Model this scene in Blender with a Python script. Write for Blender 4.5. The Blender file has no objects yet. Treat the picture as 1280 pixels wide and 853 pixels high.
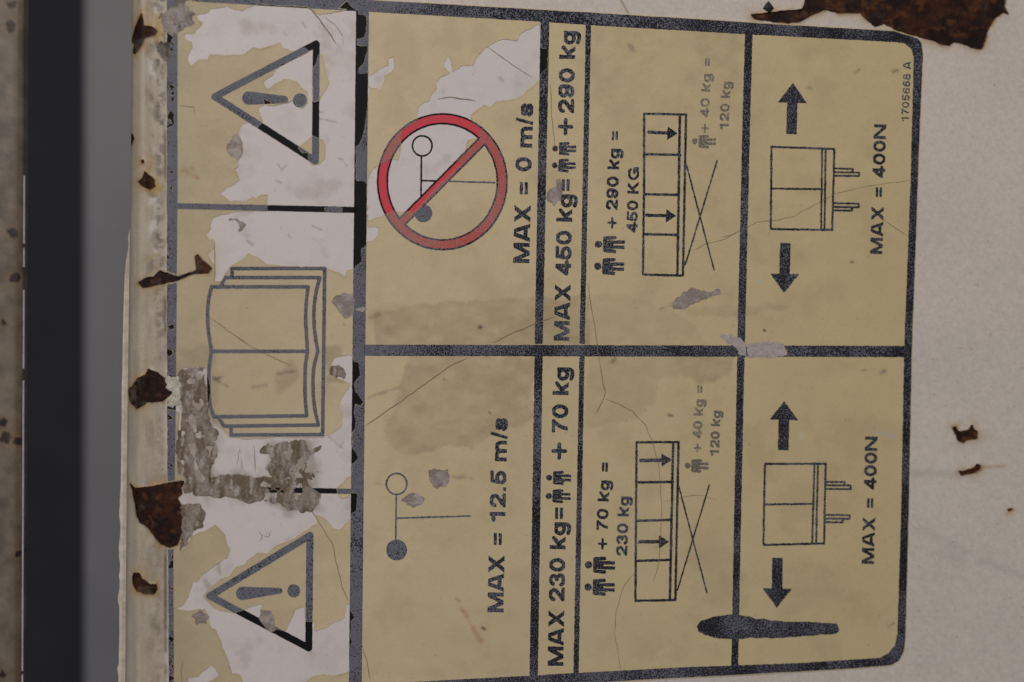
import bpy, math, random
import numpy as np
from mathutils import Matrix, Vector

random.seed(7)
C = bpy.context.scene.collection
SC = bpy.context.scene

# ------------------------------------------------------------------ camera
# The panel stands in the world plane Y = 0 (faces -Y).  Camera pose solved from the two
# vanishing points of the printed grid on the decal.
FPX, CXP, CYP = 1517.0, 640.0, 426.5
DIST = 0.303
def _n(v):
    v = np.array(v, float); return v/np.linalg.norm(v)
_ax = _n([7794/FPX, 54/FPX, 1.0])
_dn = np.array([-528/FPX, 33574/FPX, 1.0]); _dn = _n(_dn-_ax*_dn.dot(_ax))
_fw = np.cross(_ax, _dn)
ROT = np.array([_ax, _fw, -_dn])
CAM = ROT @ np.array([0, 0, -DIST])
cam = bpy.data.cameras.new('camera'); camo = bpy.data.objects.new('camera', cam); C.objects.link(camo)
R3 = np.column_stack([ROT@[1, 0, 0], ROT@[0, -1, 0], ROT@[0, 0, -1]])
mw = Matrix.Identity(4)
for i in range(3):
    for j in range(3): mw[i][j] = R3[i, j]
    mw[i][3] = CAM[i]
camo.matrix_world = mw
cam.sensor_width = 36; cam.lens = FPX/1280*36; cam.clip_start = 0.01; cam.clip_end = 50
cam.dof.use_dof = True; cam.dof.focus_distance = 0.303; cam.dof.aperture_fstop = 8.0
SC.camera = camo

# ------------------------------------------------------------------ world, lamps, exposure
w = bpy.data.worlds.new('World'); SC.world = w; w.use_nodes = True
bg = w.node_tree.nodes['Background']; bg.inputs[0].default_value = (0.80, 0.86, 1.0, 1); bg.inputs[1].default_value = 0.20
def area(name, loc, target, size, power, col):
    l = bpy.data.lights.new(name, 'AREA'); l.shape = 'RECTANGLE'; l.size, l.size_y = size; l.energy = power; l.color = col
    o = bpy.data.objects.new(name, l); C.objects.link(o); o.location = loc
    o.rotation_euler = (Vector(target)-Vector(loc)).to_track_quat('-Z', 'Y').to_euler(); return o
area('workshop_lamp', (-0.18, -0.92, 0.56), (-0.01, 0, 0.02), (0.35, 0.8), 6.35, (1.0, 0.93, 0.88))
SC.view_settings.view_transform = 'Standard'; SC.view_settings.look = 'None'
SC.view_settings.exposure = 0.0; SC.view_settings.gamma = 1.0
SC.render.engine = 'CYCLES'

# ------------------------------------------------------------------ survey: photograph pixel -> point on a plane Y = depth
def on_plane(px, py, depth=0.0):
    px = np.asarray(px, float); py = np.asarray(py, float)
    d = np.stack([(px-CXP)/FPX, (py-CYP)/FPX, np.ones_like(px)], -1) @ ROT.T
    k = (depth-CAM[1])/d[..., 1]
    return CAM + d*k[..., None]
PXM = DIST/FPX                                  # metres per pixel in the middle of the panel

# ------------------------------------------------------------------ numpy noise
_rng = np.random.RandomState(3)
_tab = _rng.rand(8, 256, 256)
def vnoise(x, y, seed=0):
    t = _tab[seed % 8]; xi = np.floor(x).astype(int); yi = np.floor(y).astype(int)
    fx = x-xi; fy = y-yi; fx = fx*fx*(3-2*fx); fy = fy*fy*(3-2*fy)
    off = seed*37
    a = t[(yi+off) & 255, (xi+off) & 255]; b = t[(yi+off) & 255, (xi+1+off) & 255]
    c = t[(yi+1+off) & 255, (xi+off) & 255]; d = t[(yi+1+off) & 255, (xi+1+off) & 255]
    return (a*(1-fx)+b*fx)*(1-fy)+(c*(1-fx)+d*fx)*fy
def fbm(x, y, scale, seed=0, oct=4):
    x = x/scale; y = y/scale; s = 0; a = 0.5; tot = 0
    for o in range(oct):
        s = s+a*vnoise(x, y, seed+o); tot += a; x = x*2.03+11.7; y = y*2.03+5.3; a *= 0.55
    return s/tot
def sstep(a, b, x):
    t = np.clip((x-a)/(b-a), 0, 1); return t*t*(3-2*t)

# ------------------------------------------------------------------ signed distance (pixels), negative inside
def sd_poly(X, Y, pts, margin=40):
    pts = np.asarray(pts, float)
    out = np.full(X.shape, 1e3)
    m = (X > pts[:, 0].min()-margin) & (X < pts[:, 0].max()+margin) & (Y > pts[:, 1].min()-margin) & (Y < pts[:, 1].max()+margin)
    if not m.any(): return out
    x = X[m]; y = Y[m]; d = np.full(x.shape, 1e9); ins = np.zeros(x.shape, bool)
    n = len(pts)
    for i in range(n):
        ax, ay = pts[i]; bx, by = pts[(i+1) % n]
        ex, ey = bx-ax, by-ay; L = ex*ex+ey*ey+1e-12
        t = np.clip(((x-ax)*ex+(y-ay)*ey)/L, 0, 1)
        d = np.minimum(d, (x-ax-t*ex)**2+(y-ay-t*ey)**2)
        if ay != by:
            c = ((ay > y) != (by > y)) & (x < (bx-ax)*(y-ay)/(by-ay)+ax)
            ins ^= c
    d = np.sqrt(d); out[m] = np.where(ins, -d, d); return out
def sd_line(X, Y, pts, h, h2=None):
    d = np.full(X.shape, 1e3); n = len(pts)-1
    for i in range(n):
        ax, ay = pts[i]; bx, by = pts[i+1]; ex, ey = bx-ax, by-ay; L = ex*ex+ey*ey+1e-12
        t = np.clip(((X-ax)*ex+(Y-ay)*ey)/L, 0, 1)
        r = h if h2 is None else h+(h2-h)*(i+t)/n
        d = np.minimum(d, np.hypot(X-ax-t*ex, Y-ay-t*ey)-r)
    return d
def zz(x0, y0, s, pts): return [(x0+a/s, y0+b/s) for a, b in pts]

# ------------------------------------------------------------------ mesh from a warped grid clipped at sdf = 0
def clip_grid(name, P, S, attrs=None, mat=None, parent=None, skirt=0.0, colors=None):
    ny, nx = S.shape; ins = S < 0
    attrs = attrs or {}; colors = colors or {}
    a, b, c, d = ins[:-1, :-1], ins[:-1, 1:], ins[1:, 1:], ins[1:, :-1]
    cnt = a.astype(int)+b+c+d
    full = np.argwhere(cnt == 4); mixed = np.argwhere((cnt > 0) & (cnt < 4))
    used = np.zeros(S.shape, bool); used |= ins
    vid = np.full(S.shape, -1); iy, ix = np.nonzero(used); vid[iy, ix] = np.arange(len(iy))
    co = [P[iy, ix]]; at = {k: [v[iy, ix]] for k, v in attrs.items()}; cl = {k: [v[iy, ix]] for k, v in colors.items()}
    nv = len(iy); ecache = {}; eco = []; eat = {k: [] for k in attrs}; ecl = {k: [] for k in colors}
    def cross(p, q):
        nonlocal nv
        key = (p, q) if p < q else (q, p)
        if key in ecache: return ecache[key]
        s0, s1 = S[p], S[q]; t = s0/(s0-s1)
        eco.append(P[p]+(P[q]-P[p])*t)
        for k, v in attrs.items(): eat[k].append(v[p]+(v[q]-v[p])*t)
        for k, v in colors.items(): ecl[k].append(v[p]+(v[q]-v[p])*t)
        ecache[key] = nv; nv += 1; return nv-1
    polys = []; rim = []
    for y, x in mixed:
        cs = [(y, x), (y+1, x), (y+1, x+1), (y, x+1)]
        poly = []; cr = []
        for i in range(4):
            p = cs[i]; q = cs[(i+1) % 4]
            if ins[p]: poly.append(vid[p])
            if ins[p] != ins[q]:
                e = cross(p, q); poly.append(e); cr.append((e, bool(ins[p])))
        if len(poly) >= 3: polys.append(poly)
        for i in range(len(cr)):
            if cr[i][1]:
                j = cr[(i+1) % len(cr)][0]; rim.append((cr[i][0], j))
    quads = np.stack([vid[full[:, 0], full[:, 1]], vid[full[:, 0]+1, full[:, 1]], vid[full[:, 0]+1, full[:, 1]+1], vid[full[:, 0], full[:, 1]+1]], 1) if len(full) else np.zeros((0, 4), int)
    V = np.concatenate([co[0]]+([np.array(eco)] if eco else []))
    A = {k: np.concatenate([at[k][0]]+([np.array(eat[k])] if eco else [])) for k in attrs}
    L = {k: np.concatenate([cl[k][0]]+([np.array(ecl[k])] if eco else [])) for k in colors}
    if skirt and rim:
        rv = sorted(set([r[0] for r in rim]+[r[1] for r in rim])); mp = {v: nv+i for i, v in enumerate(rv)}
        lo = V[rv].copy(); lo[:, 1] += skirt; nr = len(rv)
        V = np.concatenate([V, lo, V[rv]])          # own top vertices: the cut edge stays crisp
        for k in A: A[k] = np.concatenate([A[k], A[k][rv], A[k][rv]])
        for k in L: L[k] = np.concatenate([L[k], L[k][rv], L[k][rv]])
        for p, q in rim: polys.append([mp[q]+nr, mp[p]+nr, mp[p], mp[q]])
    if len(V) == 0: return None
    me = bpy.data.meshes.new(name)
    loops = np.concatenate([quads.ravel()]+[np.array(p) for p in polys]).astype(np.int32)
    tot = np.concatenate([np.full(len(quads), 4), np.array([len(p) for p in polys], int)]).astype(np.int32)
    st = np.concatenate([[0], np.cumsum(tot)[:-1]]).astype(np.int32)
    me.vertices.add(len(V)); me.vertices.foreach_set('co', V.astype(np.float32).ravel())
    me.loops.add(len(loops)); me.loops.foreach_set('vertex_index', loops)
    me.polygons.add(len(tot)); me.polygons.foreach_set('loop_start', st); me.polygons.foreach_set('loop_total', tot)
    me.update(calc_edges=True)
    for k, v in A.items():
        t = me.attributes.new(k, 'FLOAT', 'POINT'); t.data.foreach_set('value', v.astype(np.float32))
    for k, v in L.items():
        t = me.attributes.new(k, 'FLOAT_COLOR', 'POINT')
        t.data.foreach_set('color', np.concatenate([v, np.ones((len(v), 1))], 1).astype(np.float32).ravel())
    return link(name, me, mat, parent)
def link(name, me, mat, parent):
    if mat: me.materials.append(mat)
    o = bpy.data.objects.new(name, me); C.objects.link(o)
    if parent: o.parent = parent; o.matrix_parent_inverse = Matrix.Identity(4)
    return o
def tag(o, label, cat=None, group=None, kind=None):
    if label: o['label'] = label
    if cat: o['category'] = cat
    if group: o['group'] = group
    if kind: o['kind'] = kind
    return o
def empty(name, loc=(0, 0, 0)):
    o = bpy.data.objects.new(name, None); C.objects.link(o); o.location = loc; o.empty_display_size = 0.02; return o

# ------------------------------------------------------------------ materials
def mat(name):
    m = bpy.data.materials.new(name); m.use_nodes = True; return m, m.node_tree.nodes, m.node_tree.links, m.node_tree.nodes['Principled BSDF']
def nn(N, t, **kw):
    n = N.new(t)
    for k, v in kw.items(): setattr(n, k, v)
    return n
def ramp(N, stops, interp='LINEAR'):
    r = N.new('ShaderNodeValToRGB'); e = r.color_ramp; e.interpolation = interp
    while len(e.elements) < len(stops): e.elements.new(0.5)
    for i, (p, c) in enumerate(stops): e.elements[i].position = p; e.elements[i].color = (*c, 1)
    return r
def noise_tex(N, L, scale, detail=3, rough=0.6, coord=None):
    t = N.new('ShaderNodeTexNoise'); t.inputs['Scale'].default_value = scale; t.inputs['Detail'].default_value = detail; t.inputs['Roughness'].default_value = rough
    if coord is None: coord = N.new('ShaderNodeTexCoord').outputs['Object']
    L.new(coord, t.inputs['Vector']); return t
def attr_surface(name, rough, grain, gscale, bump=0.0, bscale=900, spec=0.35, coat=0.0, bdist=0.0002):
    """colour attribute 'tone' times a fine grain, with fine relief"""
    m, N, L, B = mat(name)
    a = nn(N, 'ShaderNodeAttribute', attribute_name='tone')
    t = noise_tex(N, L, gscale, 4, 0.7)
    mr = N.new('ShaderNodeMapRange'); mr.inputs['From Min'].default_value = 0.25; mr.inputs['From Max'].default_value = 0.75
    mr.inputs['To Min'].default_value = 1-grain; mr.inputs['To Max'].default_value = 1+grain
    L.new(t.outputs['Fac'], mr.inputs['Value'])
    v = nn(N, 'ShaderNodeVectorMath', operation='SCALE'); L.new(a.outputs['Color'], v.inputs[0]); L.new(mr.outputs[0], v.inputs['Scale'])
    L.new(v.outputs[0], B.inputs['Base Color'])
    B.inputs['Roughness'].default_value = rough; B.inputs['Specular IOR Level'].default_value = spec
    if coat: B.inputs['Coat Weight'].default_value = coat; B.inputs['Coat Roughness'].default_value = 0.25
    if bump:
        b = N.new('ShaderNodeBump'); b.inputs['Strength'].default_value = bump; b.inputs['Distance'].default_value = bdist
        t2 = noise_tex(N, L, bscale, 5, 0.65); L.new(t2.outputs['Fac'], b.inputs['Height']); L.new(b.outputs[0], B.inputs['Normal'])
    return m
M = {}
M['film'] = attr_surface('aged_yellow_laminate', 0.50, 0.07, 2600, 0.25, 700, 0.3)
M['vinyl'] = attr_surface('white_vinyl', 0.55, 0.045, 2200, 0.2, 500, 0.3)
M['paint'] = attr_surface('chalky_white_paint', 0.42, 0.12, 2400, 0.32, 650, 0.35)
M['rust'] = attr_surface('dark_rust', 0.5, 0.35, 900, 0.8, 900, 0.15, bdist=0.0003)
M['residue'] = attr_surface('dirty_residue', 0.85, 0.35, 1500, 1.0, 1400, 0.2, bdist=0.0005)
M['scuff'] = attr_surface('scuffed_vinyl', 0.7, 0.22, 2000, 0.9, 1500, 0.25, bdist=0.0004)

def ink(name, exposed, covered_dark, covered_light):
    """printing ink: crisp where the laminate is gone (attribute bare > 0), faded and speckled under it"""
    m, N, L, B = mat(name)
    bare = nn(N, 'ShaderNodeAttribute', attribute_name='bare'); fade = nn(N, 'ShaderNodeAttribute', attribute_name='fade')
    t = noise_tex(N, L, 2900, 1, 0.6)
    ad = nn(N, 'ShaderNodeMath', operation='ADD'); L.new(t.outputs['Fac'], ad.inputs[0])
    ml = nn(N, 'ShaderNodeMath', operation='MULTIPLY_ADD'); L.new(fade.outputs['Fac'], ml.inputs[0]); ml.inputs[1].default_value = 0.5; ml.inputs[2].default_value = -0.25
    L.new(ml.outputs[0], ad.inputs[1])
    r = ramp(N, [(0.46, covered_dark), (0.58, covered_light)]); L.new(ad.outputs[0], r.inputs[0])
    st = nn(N, 'ShaderNodeMath', operation='GREATER_THAN'); L.new(bare.outputs['Fac'], st.inputs[0]); st.inputs[1].default_value = 0.0
    mx = nn(N, 'ShaderNodeMix', data_type='RGBA'); L.new(st.outputs[0], mx.inputs['Factor']); L.new(r.outputs[0], mx.inputs['A']); mx.inputs['B'].default_value = (*exposed, 1)
    L.new(mx.outputs['Result'], B.inputs['Base Color']); B.inputs['Roughness'].default_value = 0.5; B.inputs['Specular IOR Level'].default_value = 0.08
    return m
M['ink'] = ink('black_print', (0.011, 0.010, 0.011), (0.016, 0.016, 0.022), (0.160, 0.162, 0.190))
M['ink_red'] = ink('red_print', (0.66, 0.075, 0.095), (0.50, 0.095, 0.085), (0.42, 0.19, 0.165))
M['ink_pale'] = ink('sun_faded_print', (0.16, 0.15, 0.14), (0.15, 0.135, 0.115), (0.34, 0.28, 0.19))
def plain(name, col, rough=0.5, metal=0.0, grain=0.2, scale=300, spec=0.4):
    m, N, L, B = mat(name)
    t = noise_tex(N, L, scale, 5, 0.65)
    r = ramp(N, [(0.3, tuple(c*(1-grain) for c in col)), (0.7, tuple(min(1, c*(1+grain)) for c in col))]); L.new(t.outputs['Fac'], r.inputs[0])
    L.new(r.outputs[0], B.inputs['Base Color']); B.inputs['Roughness'].default_value = rough; B.inputs['Metallic'].default_value = metal; B.inputs['Specular IOR Level'].default_value = spec
    return m
M['crack'] = plain('brown_crack', (0.235, 0.165, 0.10), 0.8, scale=800)
M['burr'] = plain('cream_paint_edge', (0.66, 0.58, 0.48), 0.45, grain=0.22, scale=500)
M['chip'] = plain('black_chip', (0.02, 0.016, 0.014), 0.6, scale=900)
M['grey_post'] = plain('grey_painted_post', (0.27, 0.255, 0.252), 0.6, grain=0.06, scale=30)
M['dark_wall'] = plain('dark_wall', (0.034, 0.034, 0.040), 0.8, grain=0.15, scale=20)
M['glint_metal'] = plain('pale_edge_glint', (0.74, 0.72, 0.78), 0.35, 0.25, 0.2, 600)  # pale colour stands in for the highlight on the neighbour panel's edge

# ------------------------------------------------------------------ rust holes (through paint, vinyl and film)
Z1 = lambda p: zz(0, 0, 3.878, p); Z2 = lambda p: zz(0, 210, 3.878, p); Z3 = lambda p: zz(0, 420, 3.878, p); Z4 = lambda p: zz(0, 630, 3.825, p)
D5 = lambda p: zz(200, 0, 3.877, p); D6 = lambda p: zz(200, 210, 3.877, p); D7 = lambda p: zz(200, 420, 3.877, p); D8 = lambda p: zz(200, 630, 3.825, p)
A_ = lambda p: zz(440, 0, 3.878, p); B_ = lambda p: zz(440, 210, 3.878, p); C_ = lambda p: zz(440, 420, 3.878, p); E_ = lambda p: zz(440, 630, 3.825, p)
A2 = lambda p: zz(700, 0, 3.878, p); B2 = lambda p: zz(700, 210, 3.878, p); C2 = lambda p: zz(700, 420, 3.878, p); E2 = lambda p: zz(700, 630, 3.825, p)
F1 = lambda p: zz(900, 0, 3.368, p); F2 = lambda p: zz(900, 210, 3.368, p); F3 = lambda p: zz(900, 420, 3.368, p); F4 = lambda p: zz(850, 630, 2.977, p)
RUST = [
 Z1([(686,55),(697,120),(735,128),(765,150),(752,175),(700,184),(692,212),(655,260),(632,250),(642,205),(625,180),(650,120)]),
 Z1([(600,640),(635,638),(645,668),(626,700),(600,700)]),
 Z1([(680,775),(698,768),(700,788),(684,794)]),
 Z2([(700,15),(722,35),(750,55),(755,90),(730,108),(690,90),(665,65),(690,45)]),
 Z2([(775,495),(822,512),(860,525),(905,512),(950,497),(945,432),(958,420),(982,445),(1030,488),(1012,513),(940,516),(862,547),(800,562),(720,580),(690,586),(665,555),(710,530),(745,528)]),
 Z3([(720,160),(770,180),(808,210),(806,250),(840,270),(815,300),(790,322),(715,325),(662,357),(620,325),(612,270),(650,228),(665,205),(705,190)]),
 Z3([(625,725),(650,740),(700,735),(780,720),(850,705),(897,700),(880,740),(885,765),(862,785),(885,830)])+Z4([(888,70),(880,120),(865,160),(850,198),(815,212),(770,195),(740,165),(712,122),(665,92),(650,60),(640,0)]),
 Z4([(630,335),(665,330),(680,360),(720,385),(750,380),(752,415),(735,438),(690,435),(650,425),(630,390)]),
 F1([(128,62),(180,57),(260,45),(345,40),(358,-10),(350,-120),(700,-190),(1210,-130),(1200,30),(1217,66),(1190,56),(1160,80),(1130,130),(1115,180),(1105,210),(1060,205),(1020,187),(985,180),(965,195),(930,190),(880,170),(830,157),(740,130),(690,106),(650,115),(615,86),(590,57),(500,58),(440,45),(390,65),(330,95),(280,101),(200,92),(140,80)]),
 F3([(1005,402),(1045,395),(1060,368),(1072,392),(1086,402),(1085,435),(1040,440),(1030,455),(1000,442),(975,385),(995,380)]),
 F3([(1003,568),(1040,562),(1065,553),(1080,538),(1100,545),(1096,562),(1070,580),(1010,592)]),
 F3([(1208,728),(1242,720),(1232,735),(1215,742)]),
]
def rust_sd(X, Y):
    d = np.full(X.shape, 1e3)
    for p in RUST: d = np.minimum(d, sd_poly(X, Y, p, 90))
    return d
def jag(X, Y, amp, seed=0, sc=7): return (fbm(X, Y, sc, seed, 4)-0.5)*2*amp

# ------------------------------------------------------------------ machine panel
panel = empty('machine_panel', (0, 0, 0))
tag(panel, 'chipped white painted steel panel with rounded left edge carrying the yellowed decal', 'panel')
BX = 206.0
def edge_x(y): return np.interp(y, [-400, 0, 220, 290, 430, 600, 853, 1300], [161, 160.5, 159, 158, 156, 154, 152, 150])
def bend(X, Y, FL):
    """world points of the panel skin: flat right of BX, rolled away on the left; FL = flange length (pixels) past the roll"""
    e = edge_x(Y); t = np.clip((BX-X)/(BX-e), 0, 1)
    P = on_plane(X, Y)
    dep = 40*(1-(1-np.clip(t, 0, 0.99999)**2.6)**(1/2.6)) + FL
    # bead along the fold
    dep = dep - 1.7*np.exp(-((X-173-(e-156)*0.6)/5.0)**2) + 1.2*np.exp(-((X-201)/5.0)**2) + 0.8*np.exp(-((X-181)/4.0)**2)
    P[..., 1] += dep*PXM
    return P
def bend_depth(X, Y): return bend(X, Y, np.zeros_like(X))[..., 1]
xs = np.concatenate([np.arange(BX, 1290, 1.6), np.linspace(1292, 1800, 60)])
ys = np.concatenate([np.linspace(-360, -22, 40), np.arange(-20, 874, 1.6), np.linspace(876, 1250, 40)])
tt = np.concatenate([1-np.linspace(0, 1, 44)**1.7])[:-1]
FLs = np.array([90, 60, 30, 12, 5])
nb = len(FLs)+len(tt)
GX = np.zeros((len(ys), nb+len(xs))); GY = np.repeat(ys[:, None], nb+len(xs), 1); GF = np.zeros_like(GX)
for j, f in enumerate(FLs): GX[:, j] = edge_x(ys); GF[:, j] = f
for j, t in enumerate(tt): GX[:, len(FLs)+j] = BX-t*(BX-edge_x(ys))
GX[:, nb:] = xs[None]
P = bend(GX, GY, GF)
rs = rust_sd(GX, GY)
near = rs < 60
S = -(rs+jag(GX, GY, 1.3, 1, 5)); S = np.where(rs > 200, -100, S)
S = np.where(GF > 0, -50, S)
base = np.array([0.625, 0.555, 0.478])
n1 = fbm(GX, GY, 90, 2, 4); n2 = fbm(GX, GY, 9, 4, 3); n3 = fbm(GX, GY, 3.2, 5, 2)
tone = base[None, None]*(1+0.10*(n1-0.5)+0.07*(n2-0.5)+0.20*(n3-0.5))[..., None]
# fold: creamier, grimy streaks
fold = sstep(212, 200, GX)
creamy = np.array([0.455, 0.388, 0.292])
tone = tone*(1-fold[..., None])+creamy*(1+0.35*(fbm(GX*2.5, GY*0.5, 12, 6, 4)-0.5))[..., None]*fold[..., None]
up_ = np.interp(GY, [0, 250, 430, 500], [1, 0.9, 0.45, 0.15])
grime = (sstep(0.50, 0.70, fbm(GX*1.6, GY, 30, 1, 6))*np.exp(-((GX-194)/11.0)**2)+0.8*sstep(0.6, 0.72, fbm(GX, GY, 9, 2, 5))*np.exp(-((GX-200)/5.0)**2))*(0.25+0.75*up_)
grime = np.clip(grime, 0, 1)
tone = tone*(1-0.8*grime[..., None])+np.array([0.10, 0.07, 0.04])*0.8*grime[..., None]*0.7
flake = sstep(0.56, 0.66, fbm(GX, GY*0.8, 26, 7, 6))*np.exp(-((GX-191)/7.0)**2)*up_
tone = tone*(1-flake[..., None])+np.array([0.66, 0.62, 0.57])*flake[..., None]
pits = np.clip(sstep(0.55, 0.62, fbm(GX, GY, 7, 3, 5))*np.exp(-((GX-199)/8.0)**2)*np.interp(GY, [-50, 60, 90, 160, 240, 330, 380, 420, 900], [1, 1, 0.6, 0.8, 0.35, 0.7, 0.5, 0.25, 0.3]), 0, 1)
tone = tone*(1-0.85*pits[..., None])+np.array([0.035, 0.025, 0.02])*0.85*pits[..., None]
# dark dirty line where the decal meets the fold
ed = np.exp(-((GX-207)/2.2)**2)*sstep(0.36, 0.62, fbm(GX, GY, 40, 3, 6))
tone = tone*(1-0.75*ed[..., None])+np.array([0.04, 0.03, 0.025])*0.3*ed[..., None]
# rust bleed round the holes
halo = np.exp(-np.clip(rs, 0, 200)/np.where(GX < 240, 5.5, 4.0))*sstep(0.30, 0.60, fbm(GX, GY, 14, 2, 4))*(rs < 150)
tone = tone*(1-0.8*halo[..., None])+np.array([0.44, 0.26, 0.085])*(0.8*halo)[..., None]
rim = np.exp(-np.clip(rs, 0, 200)/0.9)*(rs < 20)*sstep(0.4, 0.6, fbm(GX, GY, 8, 5, 3))
tone = tone*(1-0.8*rim[..., None])+np.array([0.13, 0.06, 0.025])*(0.8*rim)[..., None]
def streak(x0, y0, x1, y1, wd, col, k):
    global tone
    d = sd_line(GX, GY, [(x0, y0), (x1, y1)], 0)
    m = np.exp(-(np.clip(d, 0, 99)/wd)**2)*k*(0.4+1.2*fbm(GX, GY, 10, 3, 3))
    m = np.clip(m, 0, 1)[..., None]; tone = tone*(1-m)+np.array(col)*m
streak(1222, 585, 1256, 583, 2.0, (0.42, 0.25, 0.11), 0.6)
streak(1140, 592, 1200, 592, 5.0, (0.38, 0.33, 0.25), 0.35)
streak(1212, 548, 1238, 545, 7, (0.52, 0.42, 0.28), 0.35)
streak(1002, 18, 1010, 6, 5, (0.5, 0.36, 0.12), 0.5)
streak(197, 22, 199, 50, 6, (0.46, 0.31, 0.12), 0.8)
streak(195, 222, 196, 238, 4, (0.5, 0.33, 0.10), 0.8)
streak(192, 196, 188, 210, 2, (0.45, 0.26, 0.10), 0.7)
streak(178, 325, 200, 317, 2.2, (0.45, 0.30, 0.13), 0.6)
streak(776, 0, 786, 18, 1.2, (0.30, 0.18, 0.08), 0.9)
streak(1180, 690, 1200, 700, 9, (0.40, 0.36, 0.31), 0.3); streak(1225, 702, 1285, 722, 5, (0.42, 0.38, 0.34), 0.35)
streak(1150, 660, 1210, 690, 7, (0.44, 0.40, 0.35), 0.25)
speck = sstep(0.93, 0.97, vnoise(GX/2.0, GY/2.0, 4))
tone = tone*(1-0.30*speck[..., None]*np.array([0.7, 1.0, 1.1]))
pit = sstep(0.975, 0.99, vnoise(GX/2.6+7, GY/2.6, 1))*(vnoise(GX/13, GY/13, 2) > 0.6)
tone = tone*(1-0.7*pit[..., None])
lift = np.exp(-np.clip(-S, 0, 50)/2.0)*(0.8+1.2*fbm(GX, GY, 6, 3, 2))
P[..., 1] -= np.where(GF > 0, 0, lift*0.00012)
P[..., 1] += (fbm(GX, GY, 220, 1, 2)-0.5)*0.0006*sstep(1160, 1260, GX)
clip_grid('paint_coat', P, S, mat=M['paint'], parent=panel, skirt=0.0005, colors={'tone': tone})

# rust showing in every hole, a recessed rough plate of its own
for k, p in enumerate(RUST):
    a = np.array(p); x0, y0 = a.min(0)-5; x1, y1 = a.max(0)+5
    st = 1.3 if (x1-x0) < 120 else 1.8
    X, Y = np.meshgrid(np.arange(max(x0, 151), x1, st), np.arange(y0, y1, st))
    q = bend(np.maximum(X, edge_x(Y)+0.5), Y, np.zeros_like(X))
    s = sd_poly(X, Y, p)-4
    hgt = fbm(X, Y, 11, k, 5)
    q[..., 1] += 0.00032-(hgt-0.5)*0.00025
    n = fbm(X, Y, 16, k+2, 5); n4 = fbm(X, Y, 5, k+4, 3)
    dk = np.array([0.017, 0.0065, 0.004]); md = np.array([0.046, 0.0145, 0.006]); gy = np.array([0.10, 0.080, 0.062])
    m1 = sstep(0.42, 0.65, n)[..., None]; tcol = dk*(1-m1)+md*m1
    m2 = (sstep(0.64, 0.76, fbm(X, Y, 22, k+5, 4))*0.6)[..., None]
    if k in (0, 5): m2 = np.maximum(m2, (sstep(176, 170, X)*0.8*sstep(0.3, 0.5, n4))[..., None] if k == 5 else (sstep(44, 52, Y)*0.85)[..., None])
    if k == 8: m2 = m2*0.25
    tcol = tcol*(1-m2)+gy*m2
    sp = (sstep(0.54, 0.72, fbm(X, Y, 9, k+1, 5))*0.6)[..., None]; tcol = tcol*(1-sp)+np.array([0.12, 0.045, 0.014])*sp
    vd = (sstep(0.58, 0.72, fbm(X, Y, 28, k+3, 4))*0.7)[..., None]; tcol = tcol*(1-vd)+np.array([0.010, 0.006, 0.005])*vd
    og = (np.exp(-np.clip(-(s+4), 0, 50)/2.0)*sstep(0.5, 0.7, n4))[..., None]*0.5
    tcol = tcol*(1-og)+np.array([0.16, 0.065, 0.02])*og
    clip_grid('rust_patch', q, s, mat=M['rust'], parent=panel, colors={'tone': tcol})

def patch(name, poly, m, parent, z, fn, st=1.3, jagamp=1.2, h=0.00015, seed=0, skirt=0.0002, holes=(), onbend=False, broken=0.0):
    a = np.array(poly); x0, y0 = a.min(0)-6; x1, y1 = a.max(0)+6
    X, Y = np.meshgrid(np.arange(x0, x1, st), np.arange(y0, y1, st))
    q = on_plane(X, Y)
    if onbend: q = bend(np.maximum(X, edge_x(Y)+0.5), Y, np.zeros_like(X))
    s = sd_poly(X, Y, poly)+jag(X, Y, jagamp, seed, 6)
    for hp in holes: s = np.maximum(s, -(sd_poly(X, Y, hp)+jag(X, Y, jagamp, seed+1, 5)))
    if broken: s = np.maximum(s, (broken-fbm(X*1.2, Y*0.8, 15, seed+3, 5))*16); s = s+jag(X, Y, 5, seed+4, 24)
    q[..., 1] -= (z if onbend else height(X, Y, z))+h*fbm(X, Y, 7, seed+2, 4)*sstep(0, -3, s)
    return clip_grid(name, q, s, mat=m, parent=parent, skirt=skirt, colors={'tone': fn(X, Y, s)})

# ragged cream paint edge hanging past the fold
yy = np.arange(280, 1240, 1.5); xx = np.linspace(-9, 9, 15)
X, Y = np.meshgrid(xx, yy)
wdt = np.interp(Y, [280, 300, 340, 420, 640, 740, 900], [-7.5, -5, 0, 2.0, 2.6, 2.8, 3.2])*(0.7+0.5*fbm(X*0, Y, 24, 3, 4))+2.0*sstep(0.55, 0.75, fbm(X*0, Y, 30, 5, 3))
ex = edge_x(Y)-1.2
q = on_plane(ex-X*0.9, Y, 0.0085); q[..., 1] += 0.0006*np.abs(X)/6
clip_grid('paint_lip', q, np.maximum(X-wdt, -8-X), mat=M['burr'], parent=panel, skirt=0.0006)
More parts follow.
